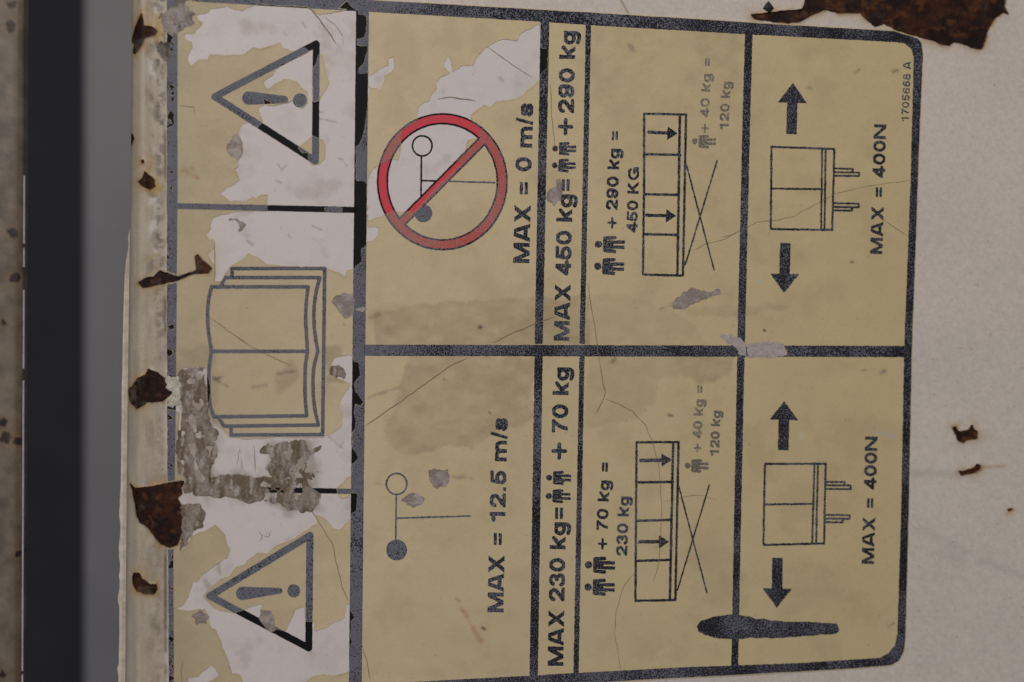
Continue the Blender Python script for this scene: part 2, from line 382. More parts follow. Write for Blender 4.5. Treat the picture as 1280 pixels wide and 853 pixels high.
# black flake standing on the rust
def flat_poly(name, pts, m, parent, z, th=0.0002):
    p = np.array(pts); n = len(p)
    f = on_plane(p[:, 0], p[:, 1]); c = f.mean(0)
    top = f.copy(); top[:, 1] -= z; bot = f.copy(); bot[:, 1] -= z-th
    apex = c.copy(); apex[1] -= z+0.0001
    V = np.concatenate([top, bot, [apex]])
    F = [(i, 2*n, (i+1) % n) for i in range(n)]+[(i, (i+1) % n, n+(i+1) % n, n+i) for i in range(n)]
    me = bpy.data.meshes.new(name); me.from_pydata(V.tolist(), [], F); me.update(); return link(name, me, m, parent)
flat_poly('black_flake', F1([(203, 6), (214, 20), (226, 36), (207, 56), (192, 44), (180, 36), (190, 20)]), M['chip'], panel, 0.0003)

# ------------------------------------------------------------------ decal
decal = empty('safety_decal', (0, -0.0001, 0))
decal.location = (0, 0, 0)
tag(decal, 'yellowed torn safety decal with load and wind limits on the white panel', 'decal')
OUT = [(207.5, -18), (460, -0.5), (760, 16.5), (960, 29.5), (1120, 38.6), (1134, 40), (1145, 45), (1152, 54), (1154, 68), (1148, 210), (1140.7, 425), (1136, 640), (1132, 798), (1130, 815), (1124, 826), (1114, 832), (1065, 836.6), (850, 848), (500, 868), (210.5, 884), (207.5, 430)]
HOLES = [
 D5([(150,322),(133,292),(148,250),(160,232),(155,202),(120,188),(122,165),(165,165),(190,138),(212,112),(182,92),(178,75),(235,66),(246,45),(292,40),(322,30),(348,46),(402,50),(436,35),(470,25),(540,28),(640,33),(710,40),(738,50),(772,76),(830,62),(890,50),(955,52),(958,75),(1005,76),(1000,150),(985,182),(955,192),(955,222),(1008,226),(1000,270),(985,310),(958,343),(960,362),(1012,356),(1012,480),(995,590),(985,650),(965,700),(948,712),(948,880),(985,880),(1003,890),(1003,1190),(975,1210),(975,1270),(950,1290)])
 +D6([(943,490),(905,495),(895,530),(885,515),(840,500),(805,483),(520,470),(480,440),(430,415),(405,440),(370,460),(335,480),(300,550),(268,548),(262,470),(225,415),(262,390),(260,345),(237,352),(225,325),(247,300),(243,270),(255,245),(300,228),(380,212),(520,210),(520,130),(490,128),(465,150),(452,133),(418,160),(340,162),(290,122),(312,105),(352,85),(382,60),(375,30),(362,5)])
 +D5([(383,800),(375,780),(402,740),(400,700),(385,660),(385,630),(395,605),(425,592),(472,622),(490,605),(500,585),(484,560),(475,528),(500,515),(540,512),(620,498),(645,490),(660,515),(690,522),(716,500),(716,450),(690,430),(665,395),(600,385),(550,410),(525,430),(498,402),(545,370),(560,335),(600,318),(640,290),(700,265),(725,250),(705,235),(640,248),(595,235),(580,208),(545,220),(500,235),(450,235),(400,265),(320,270),(240,265),(232,290),(190,290)]),
 # below the book, down to the second triangle
 D7([(820,160),(845,105),(910,90),(932,95),(935,125),(965,130),(968,190),(942,230),(942,260),(985,322),(970,340),(945,330),(937,370),(950,410),(942,450),(930,470),(930,540),(955,570),(960,590),(945,610),(928,618),(925,680),(900,685),(880,715),(855,738),(860,770),(880,788),(925,770),(925,762),(955,765),(950,850)])
 +D8([(937,35),(915,40),(910,75),(860,122),(830,115),(790,70),(745,50),(755,92),(735,98),(700,125),(640,165),(560,200),(510,235),(470,235),(420,265),(405,290),(360,298),(330,345),(290,360),(240,400),(205,440),(245,490),(290,510),(360,520),(395,505),(440,490),(490,478),(478,520),(500,560),(555,600),(600,605),(630,550),(650,505),(690,488),(697,562),(738,562),(735,610),(800,590),(880,540),(895,480),(905,475),(908,512),(930,540),(912,560),(910,640),(918,655),(910,685),(905,800),(880,808),(830,822),(770,815),(720,830),(690,870),(400,870),(385,815),(345,810),(330,750),(300,680),(275,620),(270,605),(240,590),(235,560),(215,500),(130,510),(60,500),(110,490),(140,430),(155,370),(180,370),(215,330),(265,290),(320,260),(335,215),(320,190),(310,140),(265,98),(220,125),(180,140),(150,155),(130,200),(100,225),(95,120)])
 +D7([(85,770),(120,690),(85,640),(85,500),(95,370),(20,350),(20,320),(60,280),(30,200),(85,195),(110,155),(200,150),(225,160),(245,250),(240,330),(250,400),(290,440),(330,490),(420,500),(555,490),(700,490),(790,490),(850,465),(885,430),(880,380),(865,340),(880,300),(925,235),(890,215),(850,200)]),
 D8([(130,830),(180,825),(210,800),(245,770),(265,785),(282,820),(230,850),(180,880),(140,880)]),
 # beside and inside the prohibition ring
 A_([(318,545),(325,520),(345,500),(375,490),(385,460),(410,430),(405,400),(445,370),(490,350),(540,320),(585,318),(610,270),(650,235),(700,200),(740,190),(800,200),(820,160),(870,140),(905,115),(912,135),(914,235),(950,238),(948,330),(918,350),(912,385),(870,420),(830,460),(800,480),(700,495),(670,515),(640,510),(600,535),(570,560),(580,590),(622,628),(615,668),(555,680),(548,740),(510,780),(525,800),(470,850)])
 +B_([(420,80),(350,165),(300,213),(270,210),(200,208),(170,225),(120,240),(75,262),(75,55),(95,15),(118,0)])+A_([(135,800),(190,770),(225,777),(238,720),(233,690),(240,635),(315,590)]),
 A_([(80,375),(130,340),(180,320),(180,285),(200,280),(205,320),(190,355),(155,365),(155,395),(135,440),(125,430),(80,425)]),
 B_([(70,285),(130,290),(125,325),(95,355),(70,350)]),
 A_([(465,272),(485,320),(484,358),(460,345),(443,320)]),
 D5([(858,46),(905,8),(948,50)]), D5([(498,476),(548,502),(505,516)]), D5([(572,322),(602,303),(600,318),(580,326)]),
]
ISLES = [D5([(770,265),(790,265),(800,330),(822,405),(780,470),(775,490),(740,497),(736,340),(752,318)]),
         D5([(665,720),(700,690),(740,660),(790,680),(805,710),(800,770),(770,800),(735,800),(718,778),(715,745),(690,742)]),
         D6([(795,195),(840,182),(885,192),(885,218),(800,214)])]
def decal_sd(X, Y): return sd_poly(X, Y, OUT, 2000)
xs = np.arange(200, 1162, 1.5); ys = np.arange(-24, 890, 1.5)
FX, FY = np.meshgrid(xs, ys)
rsF = rust_sd(FX, FY); dS = decal_sd(FX, FY)
body = np.maximum(dS+jag(FX, FY, 0.5, 2, 8), -(rsF+jag(FX, FY, 1.0, 6, 5)-0.8))
left_wear = np.clip(FY-430, 0, 500)/450*4.0
body = np.maximum(body, -(FX-207.5-jag(FX, FY, 1.6, 3, 12)))
filmS = dS.copy()
for hp in HOLES: filmS = np.maximum(filmS, -(sd_poly(FX, FY, hp)+jag(FX, FY, 1.5, 3, 9)+jag(FX, FY, 0.9, 5, 3)))
for ip in ISLES: filmS = np.minimum(filmS, sd_poly(FX, FY, ip)+jag(FX, FY, 1.0, 4, 6))
# little chips along the printed left border
chips = sstep(0, 1, (fbm(FX, FY, 8, 6, 4)-0.62)*14)*sstep(224, 212, FX)
filmS = np.maximum(filmS, chips*6-3.0)
filmS = np.maximum(filmS, body)
def bil(A, x, y):
    fx = np.clip((np.asarray(x)-xs[0])/1.5, 0, len(xs)-1.001); fy = np.clip((np.asarray(y)-ys[0])/1.5, 0, len(ys)-1.001)
    i = fx.astype(int); j = fy.astype(int); u = fx-i; v = fy-j
    return (A[j, i]*(1-u)+A[j, i+1]*u)*(1-v)+(A[j+1, i]*(1-u)+A[j+1, i+1]*u)*v
ZV, ZF, ZP = 0.00006, 0.00009, 0.00003          # vinyl above panel, film above vinyl, print above either
undul = (fbm(FX, FY, 130, 5, 3)-0.5)*0.00035*sstep(206, 235, FX)
edge_up = np.exp(-np.clip(-filmS, 0, 60)/2.2)*(0.25+3.2*sstep(0.45, 0.75, fbm(FX, FY, 22, 1, 3)))*0.00005*sstep(3, 8, -dS)
bendD = bend_depth(FX, FY)
HV = ZV-bendD+undul+0.0001                       # heights toward the camera (metres)
HF = HV+ZF+edge_up
Pd = on_plane(FX, FY)
# vinyl
n1 = fbm(FX, FY, 60, 2, 4); n2 = fbm(FX, FY, 12, 4, 4)
vt = np.array([0.685, 0.617, 0.585])*(1+0.05*(n1-0.5)+0.05*(n2-0.5))[..., None]
dirt = (sstep(0.55, 0.72, fbm(FX, FY, 26, 6, 5))*0.16)[..., None]
vt = vt*(1-dirt)+np.array([0.42, 0.36, 0.30])*dirt
for rp in (D7([(80,160),(240,160),(290,470),(270,650),(520,660),(520,520),(720,500),(770,660),(780,830),(600,850),(330,800),(100,780)]),):
    d = sd_poly(FX, FY, rp, 60)+jag(FX, FY, 14, 3, 20)
    m = (sstep(8, -14, d)*(0.42+0.5*sstep(0.25, 0.60, fbm(FX*1.2, FY*0.7, 14, 6, 5))))[..., None]; vt = vt*(1-m)+np.array([0.35, 0.285, 0.22])*m
scr = sstep(0.62, 0.80, fbm(FX, FY, 34, 2, 5))*0.16
vt = vt*(1-scr[..., None]*np.array([0.8, 1.0, 1.1]))
sp = sstep(0.965, 0.99, vnoise(FX/1.9, FY/1.9, 6)); vt = vt*(1-0.3*sp[..., None])
for (x0, y0, x1, y1, wd) in [(347, 205, 352, 213, 1.0), (352, 213, 358, 207, 1.0), (345, 226, 352, 229, .8), (400, 149, 420, 153, .7), (417, 196, 428, 200, .7), (428, 200, 434, 208, .7), (377, 25, 382, 35, .8), (354, 40, 357, 44, 1.2), (360, 294, 362, 297, 1.2), (310, 302, 316, 306, 1.5), (390, 282, 402, 288, .8), (520, 100, 528, 106, .8), (590, 95, 594, 90, .8), (625, 98, 628, 101, 2.5), (300, 560, 303, 590, .7), (410, 545, 428, 560, 1.0), (420, 565, 430, 552, .8), (270, 690, 276, 720, 2.0), (330, 655, 334, 668, .8), (257, 725, 264, 742, 3.0), (390, 140, 405, 141, .7)]:
    m = (np.exp(-(np.clip(sd_line(FX, FY, [(x0, y0), (x1, y1)], 0)+np.clip(jag(FX, FY, 3.0, 2, 7), -0.6, 3), 0, 99)/wd)**2)*0.5)[..., None]; vt = vt*(1-m)+np.array([0.30, 0.24, 0.18])*m
warm = (np.exp(-((FX-262)/16.0)**2-((FY-320)/22.0)**2)*0.6)[..., None]
vt = vt*(1-warm)+np.array([0.60, 0.50, 0.33])*warm
P = Pd.copy(); P[..., 1] -= HV
clip_grid('vinyl_sheet', P, body, mat=M['vinyl'], parent=decal, skirt=0.0002, colors={'tone': vt})
# yellow laminate with its tears and stains
ft = np.stack([np.interp(FX, [200, 460, 760, 1150], a) for a in ([0.505, 0.63, 0.615, 0.59], [0.412, 0.507, 0.490, 0.469], [0.260, 0.308, 0.278, 0.250])], -1)
ft = ft*(1+0.09*(fbm(FX, FY, 110, 1, 4)-0.5)+0.07*(fbm(FX, FY, 16, 3, 4)-0.5))[..., None]
STAINS = [
 ([(470,392),(520,382),(560,376),(680,374),(735,372),(735,432),(470,432)], 2.5, 0.25),
 ([(735,372),(800,376),(845,388),(880,425),(880,432),(735,432)], 4, 0.11),
 ([(515,446),(668,446),(664,520),(650,535),(612,545),(590,560),(560,556),(545,565),(505,575),(482,560),(484,520),(500,490)], 4, 0.27),
 ([(735,446),(915,446),(915,470),(872,476),(850,466),(820,470),(815,500),(800,522),(735,534)], 5, 0.14),
 ([(850,446),(915,446),(912,470),(870,476),(852,462)], 6, 0.20),
 ([(850,384),(920,386),(960,380),(985,384),(960,392),(860,394)], 4, 0.14),
 ([(870,110),(880,60),(915,60),(910,110)], 14, 0.09),
 ([(500,640),(560,620),(600,645),(560,680)], 25, 0.06),
 ([(900,725),(930,720),(925,755),(895,750)], 8, 0.10),
 ([(970,720),(1040,710),(1060,740),(985,765)], 10, 0.11),
 ([(340,470),(365,455),(375,470),(350,490)], 5, 0.25),
 ([(225,440),(262,440),(262,560),(225,560)], 9, 0.25),
 ([(404,440),(424,436),(430,480),(408,480)], 4, 0.30),
 ([(455,400),(470,392),(475,440),(455,440)], 6, 0.10),
 ([(740,45),(925,50),(920,240),(740,235)], 30, 0.10),
 ([(745,800),(770,780),(760,840),(740,840)], 10, 0.10),
]
for pts, soft, k in STAINS:
    d = sd_poly(FX, FY, pts, 70)+jag(FX, FY, soft*2.0+2, 5, 26)
    m = (sstep(soft, -soft*0.4, d)*k*(0.05+1.9*fbm(FX*0.8, FY*1.2, 15, 7, 6)))[..., None]
    ft = ft*(1-m)+np.array([0.20, 0.15, 0.09])*m
for (x0, y0, x1, y1, wd, col, k) in [(577, 762, 602, 802, 2.5, (0.42, 0.20, 0.08), 0.45), (580, 764, 585, 770, 2.2, (0.42, 0.14, 0.05), 0.6), (570, 748, 576, 752, 1.5, (0.35, 0.22, 0.12), 0.4),
      (228, 212, 246, 222, 2, (0.40, 0.22, 0.10), 0.5), (240, 210, 248, 222, 1.6, (0.42, 0.2, 0.08), 0.6), (462, 397, 475, 393, 2, (0.3, 0.22, 0.14), 0.5),
      (460, 497, 500, 484, 1.3, (0.28, 0.22, 0.15), 0.5), (470, 604, 482, 606, 1.4, (0.25, 0.18, 0.12), 0.6), (566, 596, 590, 598, 1.6, (0.25, 0.18, 0.12), 0.5),
      (825, 386, 840, 382, 1.6, (0.2, 0.15, 0.1), 0.7), (267, 473, 283, 483, 1.8, (0.12, 0.1, 0.08), 0.75), (272, 474, 280, 470, 1.4, (0.14, 0.1, 0.08), 0.7),
      (348, 467, 368, 464, 1.8, (0.18, 0.14, 0.1), 0.6), (315, 484, 333, 482, 1.3, (0.25, 0.2, 0.13), 0.5), (1067, 92, 1073, 88, 1.3, (0.2, 0.16, 0.1), 0.6),
      (1116, 90, 1122, 88, 1.6, (0.2, 0.16, 0.1), 0.6), (1010, 110, 1014, 112, 2, (0.3, 0.24, 0.15), 0.5), (787, 58, 792, 64, 2.2, (0.22, 0.18, 0.14), 0.6),
      (1078, 463, 1090, 461, 1.4, (0.2, 0.16, 0.12), 0.7), (1100, 466, 1105, 464, 2.0, (0.25, 0.2, 0.16), 0.6), (1104, 785, 1116, 774, 1.3, (0.2, 0.17, 0.12), 0.7), (1108, 785, 1118, 778, 1, (0.2, 0.17, 0.12), 0.6),
      (1000, 542, 1002, 546, 3, (0.6, 0.56, 0.45), 0.6), (1096, 541, 1116, 545, 3, (0.52, 0.5, 0.46), 0.6), (765, 452, 769, 447, 2, (0.15, 0.12, 0.08), 0.6), (836, 519, 840, 520, 1.5, (0.1, 0.08, 0.06), 0.7),
      (946, 352, 949, 352, 2.2, (0.45, 0.5, 0.45), 0.6), (1064, 328, 1066, 328, 1.2, (0.1, 0.08, 0.05), 0.8), (955, 413, 957, 413, 1.2, (0.06, 0.05, 0.04), 0.8), (602, 784, 605, 786, 1.6, (0.08, 0.07, 0.06), 0.8), (568, 688, 570, 689, 1.2, (0.1, 0.08, 0.06), 0.8), (598, 409, 602, 409, 2.0, (0.06, 0.06, 0.07), 0.8), (554, 474, 555, 475, 1.2, (0.1, 0.05, 0.05), 0.8), (612, 516, 613, 517, 1.2, (0.12, 0.05, 0.04), 0.8)]:
    d = sd_line(FX, FY, [(x0, y0), (x1, y1)], 0)+np.clip(jag(FX, FY, 3.5, 2, 8), -1, 3)
    m = (np.exp(-(np.clip(d, 0, 99)/wd)**2)*k*(0.4+1.1*fbm(FX, FY, 5, 6, 3)))[..., None]; ft = ft*(1-m)+np.array(col)*m
sp = sstep(0.955, 0.985, vnoise(FX/1.9, FY/1.9, 3))*(0.3+0.7*vnoise(FX/60, FY/60, 5))
ft = ft*(1-0.35*sp[..., None])
bl = sstep(0.52, 0.75, fbm(FX, FY, 45, 4, 5))*0.09
ft = ft*(1-bl[..., None]*np.array([0.9, 1.0, 1.05]))
# dark dirt caught along the tear edges
tear = (np.exp(-np.clip(-filmS, 0, 60)/1.4)*sstep(2, 6, -dS)*(0.1+0.9*fbm(FX, FY, 25, 2, 3))*0.42)[..., None]
ft = ft*(1-tear)+np.array([0.30, 0.23, 0.13])*tear
rb = (np.exp(-np.clip(rsF, 0, 99)/5.0)*(rsF < 60)*0.5*sstep(0.35, 0.6, fbm(FX, FY, 10, 2, 3)))[..., None]
ft = ft*(1-rb)+np.array([0.42, 0.28, 0.12])*rb
P = Pd.copy(); P[..., 1] -= HF
clip_grid('laminate_film', P, filmS, mat=M['film'], parent=decal, skirt=0.00028, colors={'tone': ft})

# ------------------------------------------------------------------ printing on the decal
def height(x, y, extra=ZP):
    """top of whatever is there (film or bare vinyl) plus the thickness of the print"""
    f = sstep(0.8, -0.8, bil(filmS, x, y))
    return bil(HV, x, y)+f*bil(HF-HV, x, y)+extra
def printed(name, X, Y, S, m='ink', extra=ZP, fade=None, parent=None, rough=0.35):
    S = S+jag(X, Y, rough, 3, 4)+jag(X, Y, rough*np.interp(X, [440, 700], [0.6, 1.6]), 5, 2.2)
    S = np.maximum(S, bil(body, X, Y)+1.0)
    if not (S < 0).any(): return None
    P = on_plane(X, Y); P[..., 1] -= height(X, Y, extra)
    if fade is None:
        fade = np.interp(X, [200, 440, 470, 620, 680, 1150], [0.80, 0.76, 0.68, 0.48, 0.44, 0.39])+(fbm(X, Y, 34, 4, 3)-0.5)*0.50
    else: fade = np.full(X.shape, float(fade))
    return clip_grid(name, P, S, mat=M[m], parent=parent or decal, attrs={'bare': bil(filmS, X, Y), 'fade': fade})
def grid(x0, y0, x1, y1, st=0.8): return np.meshgrid(np.arange(x0, x1+st, st), np.arange(y0, y1+st, st))
def strokes(name, lines, h, m='ink', extra=ZP, discs=(), polys=(), parent=None, st=0.8, fade=None):
    pts = [p for l in lines for p in l]+[(cx+s*r, cy+s*r) for cx, cy, r in discs for s in (-1, 1)]+[p for q in polys for p in q]
    a = np.array(pts); X, Y = grid(a[:, 0].min()-h-3, a[:, 1].min()-h-3, a[:, 0].max()+h+3, a[:, 1].max()+h+3, st)
    S = np.full(X.shape, 1e3)
    for l in lines: S = np.minimum(S, sd_line(X, Y, l, h))
    for cx, cy, r in discs: S = np.minimum(S, np.hypot(X-cx, Y-cy)-r)
    for q in polys: S = np.minimum(S, sd_poly(X, Y, q))
    return printed(name, X, Y, S, m, extra, fade, parent)

# frame and dividing lines: each bar its own print
X, Y = grid(205, -22, 1158, 888, 1.1)
INN = [(222, -5), (246, 2.5), (462, 15.5), (675, 27.5), (739, 32), (925, 43), (1120, 53.2), (1130, 55), (1138, 61), (1141.5, 72), (1137.5, 220), (1130, 430), (1125.6, 640), (1121, 791), (1118, 806), (1110, 816), (1100, 822), (1011, 828), (850, 834), (720, 841), (500, 853), (217.5, 868), (217, 700), (220, 500), (222, 250)]
printed('border_line', X, Y, np.maximum(sd_poly(X, Y, OUT, 2000), -sd_poly(X, Y, INN, 2000)))
def bar(name, q):
    a = np.array(q); X, Y = grid(a[:, 0].min()-2, a[:, 1].min()-2, a[:, 0].max()+2, a[:, 1].max()+2, 0.9)
    printed(name, X, Y, sd_poly(X, Y, q), extra=ZP*1.5)
bar('divider_line', [(445, 14), (461, 15), (452, 857), (436, 858)])
bar('divider_line', [(675.5, 27), (686.5, 28), (678, 430), (668, 430)]); bar('divider_line', [(668, 445), (678, 445), (672, 845), (661.5, 845)])
bar('divider_line', [(732, 31), (738.6, 31.5), (730.5, 430), (724, 430)]); bar('divider_line', [(724, 445), (730.2, 445), (722.9, 842), (716.4, 842)])
bar('divider_line', [(930.5, 42), (940, 43), (930.5, 430), (921, 430)]); bar('divider_line', [(921, 446), (930, 446), (922, 832), (913.5, 832)])
bar('divider_line', [(455, 431), (1131, 432.5), (1130.5, 446.5), (455, 445)])
bar('divider_line', [(221, 254.2), (446, 259), (446, 266.5), (221, 261.5)])
bar('divider_line', [(217, 607), (440, 611), (440, 617.5), (217, 614)])

# symbols of the first column
t1 = strokes('warning_triangle', [D5([(266, 470), (757, 214), (753, 782), (266, 470)])], 4.4)
X, Y = grid(296, 105, 386, 145, 0.7)
s = np.minimum(sd_line(X, Y, D5([(430, 477), (604, 485)]), 8.4, 4.6), np.hypot(X-374.9, Y-125.9)-8.7)
printed('exclamation_mark', X, Y, s, parent=t1)
t2 = strokes('warning_triangle', [D8([(238, 440), (717, 150), (711, 688), (238, 440)])], 4.4)
X, Y = grid(290, 725, 382, 760, 0.7)
s = np.minimum(sd_line(X, Y, D8([(395, 427), (572, 415)]), 8.4, 3.6), np.hypot(X-367.3, Y-738.5)-8.1)
printed('exclamation_mark', X, Y, s, parent=t2)
up = lambda p: D6(p); lo = lambda p: D7(p)
def cr(p, n=7):
    """smooth curve through the points"""
    p = [np.array(q, float) for q in p]; p = [2*p[0]-p[1]]+p+[2*p[-1]-p[-2]]; o = []
    for i in range(1, len(p)-2):
        for k in range(n):
            t = k/n; o.append(tuple(0.5*(2*p[i]+(p[i+1]-p[i-1])*t+(2*p[i-1]-5*p[i]+4*p[i+1]-p[i+2])*t*t+(3*p[i]-p[i-1]-3*p[i+1]+p[i+2])*t**3)))
    return o+[tuple(p[-2])]
strokes('open_book_symbol', [
 up([(350, 520), (350, 488), (798, 488)])+lo([(788, 478), (345, 480), (345, 446)]),
 up([(297, 570), (316, 532), (774, 532)])+cr(up([(774, 532), (755, 610), (746, 690), (749, 790)])+lo([(765, 75)]))+cr(lo([(765, 75), (746, 150), (741, 240), (748, 340), (768, 432)]))+lo([(310, 437), (284, 395)]),
 up([(250, 577), (718, 577)])+cr(up([(718, 577), (709, 650), (706, 730), (709, 800)])+lo([(715, 75)]))+cr(lo([(715, 75), (705, 140), (702, 230), (704, 310), (711, 387)]))+lo([(262, 392)]),
 cr(lo([(262, 392), (243, 330), (237, 230), (240, 140), (250, 75)])), cr(lo([(250, 75)])+up([(236, 800), (231, 720), (236, 640), (250, 577)])),
 lo([(250, 75), (712, 75)])], 2.3)

# prohibition ring, wind cups behind it
def circ(cx, cy, rx, ry, n=64): return [(cx+rx*math.cos(2*math.pi*i/n), cy+ry*math.sin(2*math.pi*i/n)) for i in range(n+1)]
strokes('wind_cup_symbol', [circ(527.7, 182.6, 12.3, 12.6, 28), [(526.6, 195), (526, 252)], [(526.4, 226), (618, 228.6)]], 1.1, discs=[(529, 267, 11.2)], fade=0.75)
X, Y = grid(466, 136, 640, 318, 0.7)
def ring_sd(X, Y, off):
    k = np.hypot((X-552.7)/81.8, (Y-227.5)/85.8)
    rr = np.hypot(X-552.7, Y-227.5); d = rr*(1-1/np.maximum(k, 0.01))         # distance to the outer ellipse
    band = np.maximum(d, -(d+14.2))
    b = np.maximum(sd_line(X, Y, [(607, 172), (497, 283)], 6.2), d+5)
    return np.minimum(band, b)+off
ring = printed('prohibition_ring', X, Y, ring_sd(X, Y, 0), extra=ZP*2)
printed('red_band', X, Y, ring_sd(X, Y, 2.3), 'ink_red', extra=ZP*3.2, parent=ring)
strokes('wind_cup_symbol', [circ(495.7, 605, 12.8, 13.2, 28), [(495.2, 618), (494.6, 676)], [(495, 647.8), (587.5, 645)]], 1.1, discs=[(495.7, 687.5, 13)], fade=0.75)

# ---- lettering: a bold grotesque drawn as strokes
def arc(cx, cy, rx, ry, a0, a1, n=14): return [(cx+rx*math.cos(math.radians(a0+(a1-a0)*i/n)), cy+ry*math.sin(math.radians(a0+(a1-a0)*i/n))) for i in range(n+1)]
G = {
 'M': (1.04, [[(.11, -.3), (.11, 1.3)], [(.93, -.3), (.93, 1.3)], [(.14, 1.0), (.52, .02), (.90, 1.0)]], 0, 1),
 'A': (.92, [[(.06, -.12), (.42, 1.12)], [(.86, -.12), (.50, 1.12)], [(.22, .28), (.70, .28)]], 0, 1),
 'X': (.90, [[(.06, -.12), (.84, 1.12)], [(.84, -.12), (.06, 1.12)]], 0, 1),
 'N': (.94, [[(.11, -.3), (.11, 1.3)], [(.83, -.3), (.83, 1.3)], [(.13, .98), (.81, .02)]], 0, 1),
 'K': (.92, [[(.11, -.3), (.11, 1.3)], [(.84, 1.12), (.2, .42)], [(.36, .58), (.86, -.12)]], 0, 1),
 'G': (1.0, [arc(.5, .5, .39, .41, 40, 325), [(.54, .43), (.88, .43), (.88, .05)]], 0, 1),
 '=': (.78, [[(-.2, .30), (.98, .30)], [(-.2, .60), (.98, .60)]], 0, 1),
 '+': (.78, [[(.08, .42), (.70, .42)], [(.39, .11), (.39, .73)]], 0, 1),
 '0': (.74, [arc(.37, .5, .26, .405, 0, 360, 24)], 0, 1),
 '1': (.74, [[(.46, -.3), (.46, 1.3)], [(.46, .84), (.30, .75), (.14, .73)]], 0, 1),
 '2': (.74, [arc(.37, .67, .25, .235, 175, -40)+[(.13, .12)], [(.12, .095), (.66, .095)]], 0, 1),
 '3': (.74, [arc(.36, .71, .22, .19, 165, -80), arc(.36, .305, .26, .215, 80, -165)], 0, 1),
 '4': (.74, [[(.49, -.3), (.49, 1.3)], [(.47, .93), (.10, .32)], [(.08, .28), (.68, .28)]], 0, 1),
 '5': (.74, [[(.64, .905), (.2, .905), (.14, .48)], arc(.36, .335, .26, .24, 140, -160)], 0, 1),
 '6': (.74, [arc(.37, .32, .25, .23, 0, 360, 20), [(.12, .34), (.14, .6), (.24, .82), (.4, .905), (.54, .86), (.61, .74)]], 0, 1),
 '7': (.74, [[(-.2, .905), (.65, .905)], [(.62, .88), (.42, .55), (.30, .25), (.26, -.1)]], 0, 1),
 '8': (.74, [arc(.37, .715, .21, .19, 0, 360, 20), arc(.37, .30, .26, .21, 0, 360, 20)], 0, 1),
 '9': (.74, [arc(.37, .68, .25, .23, 0, 360, 20), [(.62, .66), (.60, .4), (.50, .18), (.34, .095), (.2, .14), (.13, .26)]], 0, 1),
 'm': (1.12, [[(.12, -.3), (.12, .66)], [(.12, .48), (.2, .6), (.33, .635), (.46, .6), (.55, .45), (.55, -.3)], [(.55, .46), (.64, .6), (.77, .635), (.91, .6), (.99, .45), (.99, -.3)]], 0, .74),
 's': (.68, [[(.57, .52), (.49, .62), (.33, .65), (.17, .6), (.14, .5), (.22, .42), (.44, .34), (.56, .27), (.56, .17), (.46, .1), (.32, .085), (.16, .13), (.1, .23)]], -.02, .75),
 '/': (.38, [[(.04, -.2), (.34, 1.2)]], -.03, 1.03),
 '.': (.36, [[(.18, .05), (.18, .12)]], 0, .2),
 'k': (.68, [[(.11, -.3), (.11, 1.3)], [(.60, .74), (.16, .32)], [(.30, .44), (.62, -.12)]], 0, 1),
 'g': (.74, [arc(.34, .37, .23, .27, 0, 360, 20), [(.60, .9), (.60, -.06), (.52, -.2), (.34, -.23), (.13, -.15)]], -.34, .73),
 ' ': (.36, [], 0, 1),
}
def lettering(txt, p0, p1, cap, m='ink', h=0.124, thin=None, fade=None, label=None, st=0.62):
    p0 = np.array(p0, float); p1 = np.array(p1, float); Lg = np.linalg.norm(p1-p0); d = (p1-p0)/Lg; n = np.array([d[1], -d[0]])
    tot = sum(G[c][0] for c in txt)-0.12; kf = Lg/(tot*cap); kx = 1+(kf-1)*0.72; sp = (Lg/cap/kx-tot)/max(1, len(txt)-1)
    s_, t_ = np.meshgrid(np.arange(-2, Lg+2.5, st), np.arange(-0.4*cap, 1.08*cap, st))
    S = np.full(s_.shape, 1e3); cur = -0.06
    for c in txt:
        wd, ls, lo_, hi_ = G[c]; hh = h if c not in '=+/' else h*0.8
        gx = s_/(cap*kx)-cur; gy = t_/cap
        m_ = (gx > -0.3) & (gx < wd+0.3)
        if ls and m_.any():
            a = gx[m_]; b = gy[m_]; dd = np.full(a.shape, 9.0)
            for l in ls: dd = np.minimum(dd, sd_line(a*kx, b, [(x*kx, y) for x, y in l], hh))
            dd = np.maximum(dd, np.maximum(lo_-b, b-hi_))
            if c in '=': dd = np.maximum(dd, np.maximum(.08-a, a-.70)*kx)
            if c == '7': dd = np.maximum(dd, .06-a)
            S[m_] = np.minimum(S[m_], dd*cap)
        cur += wd+sp
    X = p0[0]+s_*d[0]+t_*n[0]; Y = p0[1]+s_*d[1]+t_*n[1]
    # (s,t) grid is left handed in the picture: flip rows so that faces look at the camera
    o = printed('printed_text', X[::-1], Y[::-1], S[::-1], m, fade=fade, rough=0.28)
    if o and label: o['label'] = label
    return o
lettering('MAX = 0 m/s', (661.5, 328), (666.3, 131), 20.5)
lettering('MAX = 12.5 m/s', (629, 764), (634.3, 524), 20)
lettering('MAX 450 kg=', (711.5, 425), (716, 224), 19.8)
lettering('+', (716.5, 168), (717, 149), 24); lettering('290 kg', (717.3, 141), (719.5, 40), 20)
lettering('MAX 230 kg=', (703.8, 831), (707.5, 634), 19.8)
lettering('+', (708.7, 573), (709, 554), 24); lettering('70 kg', (709.3, 541), (711, 460), 20)
lettering('+ 290 kg =', (771, 285), (775.3, 164), 14.8)
lettering('450 KG', (796.3, 290), (798.8, 210), 14)
lettering('+ 70 kg =', (758.6, 686), (762.5, 578), 14.6)
lettering('230 kg', (783.5, 694), (786.3, 621), 14)
lettering('+ 40 kg =', (885.6, 166), (889.3, 73), 11.8, 'ink_pale', fade=0.55)
